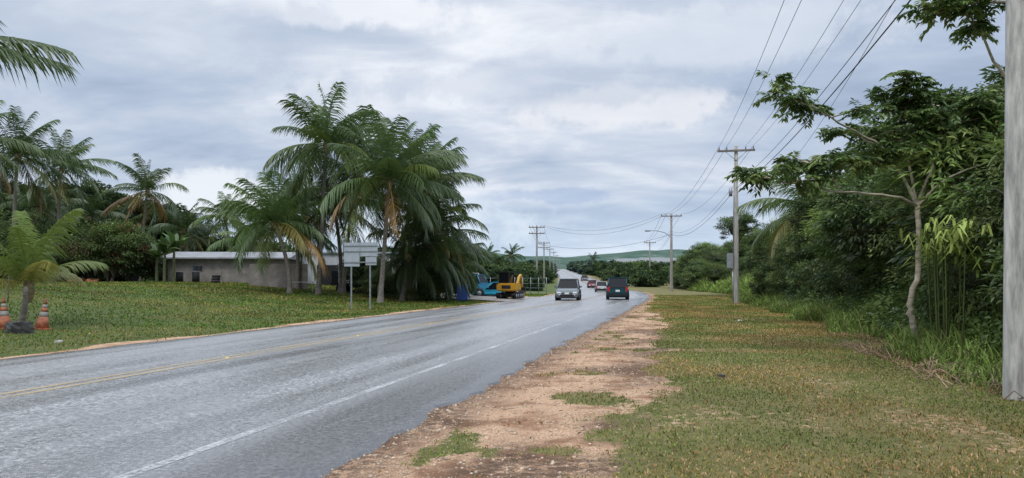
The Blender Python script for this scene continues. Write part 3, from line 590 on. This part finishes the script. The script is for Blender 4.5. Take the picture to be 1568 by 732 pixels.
def span(A,B_,sag,r,idx=(0,1,3)):
    for i in idx: wire(A[i],B_[i],sag,r)
span(p0,p1,.7,.010); span(p1,p2,.7,.010,(0,1,2,3)); span(p2,p3,1.3,.014); span(p3,p4,1,.02)
span(q1,q2,.8,.018);span(q2,q3,.9,.02);span(q3,q4,1,.03)
def low(I,dz): return (I[0],I[1],I[2]+I[3]-dz)
for dz,r in((2.6,.013),(3.0,.02)): wire(low(i1,dz+.6),low(i2,dz),.6,r); wire(low(i2,dz),low(i3,dz),1.4,r); wire(low(i3,dz),low(i4,dz),1.,r)
wire(p3[0],q1[3],1.6,.015); wire(p3[1],q1[2],2.2,.015); wire(low(i3,3),low(k1,3),1.4,.02)
wire(p1[3],(W(1215,46),46,9.0),.6,.010)
mb.obj('power_lines',M_wire)
e=empty('street_lamp',(i3[0],i3[1],i3[2])); a=[(-.1,0,8.2),(-1.0,0,8.8),(-2.2,0,9.1),(-3.2,0,9.1)]; mbx=MB(); tube(mbx,a,.06,np.ones(3),8); mbx.obj('arm',M_gal,e); bx('lamp_head',e,-3.55,0,9.05,.8,.35,.2,M_gal,.05)
# ------------------------------------------------------------ road sign (seen from behind)
M_al=simple('sign_back_aluminium',(.36,.39,.42),.5,.2,3,.1)
Y=41; x=W(552,Y); e=empty('road_sign',(x,Y,zt(x,Y)),-.15)
for sx in(-.52,.55): bx('post',e,sx,0,1.9,.07,.07,3.9,M_gal,.005)
bx('panel',e,-.47,-.06,3.02,.88,.012,1.3,M_al); bx('panel',e,.5,-.06,3.3,.98,.012,.76,M_al); bx('panel',e,.62,-.06,2.66,.62,.012,.44,M_al)
for zz in(2.6,3.2,3.5): bx('bracket',e,.02,-.09,zz,1.9,.03,.05,M_gal)
# ------------------------------------------------------------ cones, block, bits
M_or=simple('cone_orange',(.40,.13,.06),.6,0,8,.35); M_wh=simple('cone_white',(.36,.33,.30),.6,0,8,.35); M_rock=simple('concrete_block',(.07,.065,.06),.9,0,6,.4,.6)
def cone(x,y,tilt,h=.95):
    e=empty('traffic_cone',(x,y,zt(x,y)),.3); e.rotation_euler=(0,tilt,.2)
    bx('base',e,0,0,.02,.46,.46,.05,M_or,.01)
    rr=lambda z:.17*(1-z/h)+.03
    for i,(a_,b_,m_) in enumerate([(.04,.4,M_or),(.4,.55,M_wh),(.55,.68,M_or),(.68,.78,M_wh),(.78,h,M_or)]): cyl('body_%d'%i,e,(0,0,a_*h/.95),(0,0,b_*h/.95 if i<4 else h),rr(a_*h/.95),rr(b_*h/.95 if i<4 else h),m_,18)
cone(W(64,23.5),23.5,.12); cone(W(8,23),23,-.05); 
e=empty('stick_marker',(W(12,23.1),23.1,zt(W(12,23.1),23.1))); cyl('stick',e,(0,0,.8),(.03,0,1.65),.018,.012,M_wood,6)
def rock(name,x,y,sx,sy,sz,mat):
    bm=bmesh.new(); bmesh.ops.create_cube(bm,size=1); bmesh.ops.subdivide_edges(bm,edges=bm.edges[:],cuts=3,use_grid_fill=True)
    for v in bm.verts: v.co=Vector((v.co.x*sx,v.co.y*sy,v.co.z*sz))*(1+.12*random.uniform(-1,1))
    me=bpy.data.meshes.new(name); bm.to_mesh(me); bm.free(); me.materials.append(mat); o=link(name,me); o.location=(x,y,zt(x,y)+sz*.4); o.rotation_euler=(0,0,random.random())
rock('concrete_block',W(30,22),22,.6,.4,.36,M_rock)
rock('rock',W(90,19.5),19.5,.18,.12,.07,M_conc)
M_soil=simple('red_soil',(.32,.13,.06),.9,0,5,.3,.5)
for u,Y,s_ in [(118,60,.9),(128,61,1.1),(142,60,.7),(112,61,.5)]: rock('soil_pile',W(u,Y),Y,s_,s_,.35,M_soil)
e=empty('garden_stake',(W(347,38),38,zt(W(347,38),38))); mbx=MB(); tube(mbx,[[.15,0,0],[.02,0,.7],[-.25,0,1.5],[-.3,0,2.2]],[.012,.01,.008,.005],np.ones(3),5); mbx.obj('stake',M_dark,e)
rock('litter',W(1133,30),30,.14,.1,.05,M_plate)
rock('rock',W(1105,12.5),12.5,.12,.1,.05,M_rock)
# ------------------------------------------------------------ houses
M_wall=simple('rendered_wall',(.23,.205,.185),.85,0,1.5,.25,.2); M_roof=simple('roof_concrete',(.22,.22,.225),.7,0,1.2,.2); M_och=simple('ochre_wall',(.36,.23,.08),.8,0,1,.15); M_white=simple('white_corrugated',(.48,.50,.52),.5,0,1,.12); M_win=simple('window_glass',(.02,.025,.03),.1)
def house(name,x,y,rz,w,d,h,rh,wall,roof,nwin=4,doors=True):
    e=empty(name,(x,y,zt(x,y)-.1),rz); bx('walls',e,0,0,h/2,w,d,h,wall)
    prof=[(-d/2-.5,h),(-d/2-.5,h+.12),(0,h+rh),(d/2+.5,h+.12),(d/2+.5,h)]
    prism('roof',e,prof,w+1.0,roof,0)
    for k in range(nwin):
        xx=-w/2+w*(k+.5)/nwin
        bx('window_frame',e,xx,-d/2-.02,h*.62,.9,.06,.5,wall); bx('window',e,xx,-d/2-.055,h*.62,.8,.02,.4,M_win)
    if doors: bx('door',e,w*.12,-d/2-.03,1.0,.9,.06,2.0,M_wood)
    return e
house('concrete_house',W(345,66),69,.10,10.0,7,2.15,.75,M_wall,M_roof,2,False)
bx('yard_wall',None,W(425,60),60.3,1.75,4.6,.2,2.4,M_wall)
house('ochre_house',W(350,86),88,.1,9,6,3.4,.8,M_och,simple('brown_roof',(.12,.07,.05),.8,0,2,.2),3)
e=empty('white_shed',(W(560,72),74,.6),.05); bx('walls',e,0,0,1.8,12,5,3.6,M_white); bx('roof',e,0,0,3.67,12.4,5.4,.14,M_al)
for k in range(39): bx('rib',e,-5.75+k*.3,-2.53,1.8,.06,.05,3.5,M_white)
for xx in(-3.6,-.5,3.8): bx('opening',e,xx,-2.57,1.3,2.0,.03,2.4,M_dark)
e=empty('flatbed_trailer',(W(548,62),62,zt(W(548,62),62))); bx('deck',e,0,0,.75,4.2,1.9,.16,M_dark,.02); bx('headboard',e,-1.9,0,1.3,.1,1.8,1.0,M_dark)
for sx in(-1.2,1.2): 
    for sy in(-.9,.9): cyl('wheel',e,(sx,sy-.12,.38),(sx,sy+.12,.38),.38,.38,M_tire,16)
e=empty('folding_table',(W(462,57),57,zt(W(462,57),57)),.2); bx('top',e,0,0,.74,1.8,.75,.05,M_plate,.01)
for sx in(-.8,.8):
    for sy in(-.3,.3): bx('leg',e,sx,sy,.36,.04,.04,.71,M_gal)
M_blue=simple('blue_plastic',(.03,.08,.32),.45,0,5,.2)
e=empty('blue_bin',(W(708,58),58,zt(W(708,58),58))); bx('bin',e,0,0,.62,.85,.8,1.15,M_blue,.06,.98); bx('lid',e,0,0,1.24,.95,.9,.08,M_blue,.03); [disc('wheel',e,(sx,.3,.12),.12,.06,M_tire) for sx in(-.35,.35)]
for k,(u,Y) in enumerate([(275,63),(300,62.5),(205,62),(330,62)]):
    x=W(u,Y); e=empty('oil_drum' if k<2 else 'tyre_stack',(x,Y,zt(x,Y)))
    if k<2: cyl('drum',e,(0,0,0),(0,0,.88),.29,.29,M_dark,18); cyl('rim',e,(0,0,.86),(0,0,.9),.305,.305,M_gal,18)
    else:
        for j in range(3): cyl('tyre_%d'%j,e,(0.03*j,0,.0+.22*j),(0.03*j,0,.2+.22*j),.34,.34,M_tire,18)
e=empty('yard_fence'); 
for k in range(12):
    x,Y=W(700,82)+k*.9,82+k*.3; cyl('post_%d'%k,e,(x,Y,0),(x,Y,2.0),.03,.03,M_gal,6)
    if k: 
        for zz in(.3,.8,1.3,1.9): cyl('rail',e,(x-.9,Y-.3,zz),(x,Y,zz),.012,.012,M_gal,4)
# ------------------------------------------------------------ vehicles
def roadz_at(x,y):
    return 12.0*max(0,min(1,(y-130)/570))+.075
def car(name,x,y,rz,L,Wd,Ht,col,kind='suv',z=None):
    M=simple(name+'_paint',col,.28,.0,spec=.3); e=empty(name,(x,y,roadz_at(x,y) if z is None else z),rz); b=Ht*.57; g=.22
    wr=.36; f=L/2
    if kind=='pickup': prof=[(-f,g+.15),(-f,b),(f-1.25,b+.02),(f-.15,b-.12),(f,b-.35),(f,g+.12),(f-.1,g),(-f+.1,g)]; gh=(-.55,1.25,-.25,.55)
    elif kind=='sedan': prof=[(-f,g+.2),(-f+.03,b-.05),(-f+.9,b),(f-1.25,b),(f-.12,b-.18),(f,b-.4),(f,g+.1),(f-.1,g),(-f+.1,g)]; gh=(-f+.7,f-1.35,-f+1.35,f-2.05)
    else: prof=[(-f,g+.2),(-f,b-.02),(f-1.2,b+.0),(f-.35,b-.10),(f-.08,b-.22),(f,b-.42),(f,g+.12),(f-.1,g),(-f+.1,g)]; gh=(-f+.04,f-1.15,-f+.40,f-1.85)
    bo=prism('body',e,prof,Wd,M,.09)
    for v_ in bo.data.vertices:      # tumblehome and rounded plan
        k=1-.07*max(0,(v_.co.z-b*.6)/(b*.4))-.10*max(0,(abs(v_.co.y)-f*.72)/(f*.28))**2; v_.co.x*=k
    y0,y1,y2,y3=gh; w0,w1=Wd*.455,Wd*.365; zt_=Ht-.07
    v=[(-w0*.93,y0,b-.06),(w0*.93,y0,b-.06),(w0,y1,b-.06),(-w0,y1,b-.06),(-w1,y2,zt_),(w1,y2,zt_),(w1,y3,zt_),(-w1,y3,zt_)]
    me=bpy.data.meshes.new('windows'); me.from_pydata(v,[],[(0,1,5,4),(1,2,6,5),(2,3,7,6),(3,0,4,7),(4,5,6,7)]); me.materials.append(M_glass); link('windows',me,e)
    bx('roof',e,0,(y2+y3)/2,Ht-.045,w1*2+.06,abs(y3-y2)+.1,.09,M,.035)
    for i,j in((0,4),(1,5),(2,6),(3,7)): cyl('pillar',e,v[i],v[j],.055,.045,M,6)
    for sg in(-1,1):
        ym=(y0+y1)/2; cyl('b_pillar',e,(sg*w0*1.0,ym,b-.03),(sg*w1*1.01,(y2+y3)/2,zt_),.045,.04,M_dark,6)
        for yy in(-f+.85,f-.85):
            disc('arch',e,(sg*(Wd/2-.11),yy,wr+.03),wr+.08,.215,M_dark); disc('tyre',e,(sg*(Wd/2-.12),yy,wr),wr,.25,M_tire); disc('rim',e,(sg*(Wd/2-.105),yy,wr),wr*.6,.26,M_gal)
        bx('mirror',e,sg*(Wd/2+.06),y1-.35,b+.1,.2,.1,.15,M,.03)
        bx('headlight',e,sg*(Wd/2-.33),f-.07,b-.36,.34,.14,.13,M_hl,.03); bx('tail_light',e,sg*(Wd/2-.22),-f+.01,b-.2,.15,.08,.40,M_red,.02)
        bx('fog_light',e,sg*(Wd/2-.4),f+.003,g+.22,.16,.03,.08,M_hl)
    bx('grille',e,0,f+.005,b-.5,Wd*.42,.05,.2,M_dark,.01); bx('grille_bar',e,0,f+.035,b-.47,Wd*.36,.015,.025,M_chr); bx('lower_intake',e,0,f+.004,g+.16,Wd*.6,.03,.16,M_dark)
    bx('front_plate',e,0,f+.045,g+.34,.34,.01,.14,M_plate); bx('rear_plate',e,0,-f-.02,b-.32,.34,.015,.16,M_plate); bx('rear_bumper',e,0,-f+.02,g+.16,Wd*.88,.16,.2,M_dark,.03)
    bx('underbody',e,0,0,g,Wd*.85,L*.9,.12,M_dark)
    if kind=='pickup': bx('bed_floor',e,0,-f+.95,b+.006,Wd*.8,1.6,.012,M_dark)
    if kind=='suv': bx('wiper_cowl',e,0,y1+.02,b-.005,Wd*.7,.12,.03,M_dark)
    return e
car('suv',W(948,62),63,-.13,4.6,1.85,1.82,(.008,.05,.065),'suv')
car('crossover_car',W(872,59),60,math.pi-.13,4.6,1.88,1.70,(.15,.17,.18),'suv')
car('sedan',W(921,103),103,-.1,4.5,1.8,1.45,(.42,.42,.43),'sedan')
car('sedan',W(907,140),140,math.pi-.05,4.5,1.8,1.45,(.22,.02,.02),'sedan')
car('sedan',W(895,200),200,math.pi-.05,4.5,1.8,1.5,(.08,.08,.09),'sedan')
car('pickup_truck',W(733,72),72,math.radians(65),5.6,1.9,1.85,(.04,.19,.30),'pickup',z=.35)
car('parked_car',W(757,68),69,math.radians(80),4.2,1.75,1.4,(.03,.28,.42),'sedan',z=.1)
car('parked_car',W(705,84),86,math.radians(95),4.6,1.8,1.9,(.5,.5,.5),'suv',z=.6)
# excavator
x=W(781,64); e=empty('mini_excavator',(x,64,.08),math.radians(-20)); My=simple('excavator_yellow',(.50,.27,.02),.5,0,3,.15)
for sx in(-.7,.7):
    prism('track',e,[(-1.0,.1),(-1.15,.3),(-1.0,.52),(1.0,.52),(1.15,.3),(1.0,.1),(.9,.03),(-.9,.03)],.36,M_tire,.02,x0=sx)
    for yy in(-.8,-.3,.3,.8): disc('roller',e,(sx,yy,.27),.16,.38,M_gal,12)
bx('undercarriage',e,0,0,.35,1.1,1.2,.3,M_dark,.03); cyl('slew_ring',e,(0,0,.5),(0,0,.66),.45,.45,M_dark,20)
bx('house',e,.1,-.45,1.0,1.7,1.3,.65,My,.08); bx('counterweight',e,0,-1.05,.95,1.6,.35,.62,My,.1); bx('engine_vent',e,.1,-1.235,1.0,.8,.02,.3,M_dark); bx('deck',e,0,.1,.72,1.6,1.5,.12,M_dark,.03)
bx('cab_glass',e,-.35,.05,1.6,.9,1.2,1.2,M_glass,.04); bx('cab_roof',e,-.35,.05,2.24,1.0,1.3,.08,M_dark,.03)
for sx in(-.8,.1):
    for sy in(-.55,.66): bx('cab_post',e,sx,sy,1.55,.07,.07,1.35,M_dark)
prism('boom',e,[(.5,.8),(.5,1.05),(1.1,1.9),(1.6,2.1),(1.7,1.95),(1.25,1.7),(.75,.8)],.2,My,.02,x0=.4); prism('arm',e,[(1.55,2.1),(1.75,2.1),(2.0,.95),(1.85,.9)],.16,My,.02,x0=.4)
prism('bucket',e,[(1.8,.95),(2.05,.95),(2.2,.6),(1.95,.4),(1.65,.5),(1.85,.7)],.6,M_dark,.02,x0=.4); prism('blade',e,[(1.35,.05),(1.45,.05),(1.4,.5),(1.32,.5)],1.7,My,.01)
# ------------------------------------------------------------ hills
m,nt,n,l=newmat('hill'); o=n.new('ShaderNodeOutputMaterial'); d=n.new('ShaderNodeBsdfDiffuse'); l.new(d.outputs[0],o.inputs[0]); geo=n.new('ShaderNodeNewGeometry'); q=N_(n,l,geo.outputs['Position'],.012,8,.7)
l.new(ramp(n,l,q,[(.3,(.045,.08,.062)),(.55,(.075,.115,.09)),(.75,(.16,.19,.165))]),d.inputs[0]); M_hill=m  # bluish tone is distance haze put into the slope colour
xs=np.linspace(-3500,4200,220); us=np.linspace(0,1,12); XX,UU=np.meshgrid(xs,us,indexing='ij')
ridge=90+60*np.exp(-((XX+330)/260)**2)+45*np.exp(-((XX-700)/420)**2)+30*vn(XX,0*XX,420,2)+10*vn(XX,0*XX,90,3)
YY=2700+UU*1100+80*vn(XX,UU*900,300,6); ZZ=-2+ridge*np.sin(UU*math.pi/2)**1.1+6*vn(XX,UU*1500,120,7)
a_,b_=XX.shape; I=(np.arange(a_-1)[:,None]*b_+np.arange(b_-1)[None,:]).ravel()
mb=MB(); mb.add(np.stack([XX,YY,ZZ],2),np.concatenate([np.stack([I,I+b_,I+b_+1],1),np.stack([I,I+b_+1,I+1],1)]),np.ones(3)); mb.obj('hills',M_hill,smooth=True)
e=empty('distant_houses'); 
for k in range(36):
    Y=300+900*R.random(); x=P(Y,(-8+(30+80*R.random())*(1 if R.random()<.5 else -1)))[0]; bx('house_%d'%k,e,x,Y,zt(x,Y)+4,12,8,8,M_white if k%2 else M_wall)
# ------------------------------------------------------------ sky and light
w=bpy.data.worlds.new('World'); sc.world=w; w.use_nodes=True; nt=w.node_tree; n=nt.nodes; l=nt.links; n.clear()
out=n.new('ShaderNodeOutputWorld'); bg=n.new('ShaderNodeBackground'); bg.inputs[1].default_value=.1; l.new(bg.outputs[0],out.inputs[0])
sky=n.new('ShaderNodeTexSky'); sky.sky_type='NISHITA'; sky.sun_disc=False; sky.sun_elevation=math.radians(58); sky.sun_rotation=math.radians(200)
tc=n.new('ShaderNodeTexCoord'); sx=n.new('ShaderNodeSeparateXYZ'); l.new(tc.outputs['Generated'],sx.inputs[0])
zc=math_(n,l,'MAXIMUM',sx.outputs[2],0.0); den=math_(n,l,'ADD',zc,.16)
cb=n.new('ShaderNodeCombineXYZ'); l.new(math_(n,l,'DIVIDE',sx.outputs[0],den),cb.inputs[0]); l.new(math_(n,l,'DIVIDE',sx.outputs[1],den),cb.inputs[1])
mp=n.new('ShaderNodeMapping'); mp.inputs['Rotation'].default_value=(0,0,.45); mp.inputs['Scale'].default_value=(.8,1.15,1); mp.inputs['Location'].default_value=(3.1,1.7,0); l.new(cb.outputs[0],mp.inputs[0])
n1=N_(n,l,mp.outputs[0],.8,7,.52,.3); n2=N_(n,l,mp.outputs[0],2.3,6,.58,.4)
nn=math_(n,l,'ADD',math_(n,l,'MULTIPLY',n1,.62),math_(n,l,'MULTIPLY',n2,.38))
cl=ramp(n,l,nn,[(.37,(.38,.47,.62)),(.45,(.49,.58,.73)),(.53,(.63,.70,.82)),(.63,(.93,.96,1.02))])
hz=mrange(n,l,zc,.0,.15,1,0); cl=mixc(n,l,math_(n,l,'MULTIPLY',hz,.6),cl,(.58,.74,.94))
q18=N_(n,l,tc.outputs['Generated'],16,6,.6)
def vdir(u,v): 
    a=np.array([(u-784)/F,1,(430-v)/F]); return tuple(a/np.linalg.norm(a))
def cum(cl,u,v,wx,wz,amt,colr):
    c=vdir(u,v); sb=n.new('ShaderNodeVectorMath'); sb.operation='SUBTRACT'; l.new(tc.outputs['Generated'],sb.inputs[0]); sb.inputs[1].default_value=c
    ml=n.new('ShaderNodeVectorMath'); ml.operation='MULTIPLY'; l.new(sb.outputs[0],ml.inputs[0]); ml.inputs[1].default_value=(1/wx,1/wx,1/wz)
    ln=n.new('ShaderNodeVectorMath'); ln.operation='LENGTH'; l.new(ml.outputs[0],ln.inputs[0])
    f=math_(n,l,'ADD',math_(n,l,'MULTIPLY',math_(n,l,'SUBTRACT',q18,.5),2.2),math_(n,l,'SUBTRACT',1,ln.outputs['Value']))
    return mixc(n,l,mrange(n,l,f,-.05,.45,0,amt),cl,colr)
cl=cum(cl,325,300,.10,.035,.9,(.90,.94,1.0)); cl=cum(cl,960,165,.17,.03,.65,(.95,.95,.98)); cl=cum(cl,640,345,.18,.045,.6,(.82,.92,1.02)); cl=cum(cl,850,300,.10,.012,.5,(.36,.48,.72)); cl=cum(cl,1080,60,.25,.04,.4,(.86,.91,.98)); cl=cum(cl,560,10,.16,.03,.75,(.97,.99,1.04)); cl=cum(cl,820,130,.3,.03,.35,(.44,.53,.68)); cl=cum(cl,200,40,.28,.06,.35,(.50,.59,.73))
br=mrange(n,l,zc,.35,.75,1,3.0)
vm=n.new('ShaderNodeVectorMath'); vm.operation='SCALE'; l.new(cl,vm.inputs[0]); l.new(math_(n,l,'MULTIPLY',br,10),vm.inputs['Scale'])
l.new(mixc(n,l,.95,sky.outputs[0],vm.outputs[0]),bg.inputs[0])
sun=bpy.data.lights.new('sun','SUN'); sun.energy=1.5; sun.angle=math.radians(12); sun.color=(1,.95,.87); so=link('sun',sun)
el=math.radians(58); az=math.radians(200)
sd=Vector((math.sin(az)*math.cos(el),math.cos(az)*math.cos(el),math.sin(el))); so.rotation_euler=sd.to_track_quat('Z','Y').to_euler()
cam=bpy.data.cameras.new('camera'); co=link('camera',cam); co.location=(0,0,H); co.rotation_euler=(math.pi/2,0,0); cam.sensor_width=36; cam.lens=36*F/1568; cam.shift_y=(430-366)/1568; cam.clip_end=20000; cam.clip_start=.05; sc.camera=co
print('objects',len(bpy.data.objects))
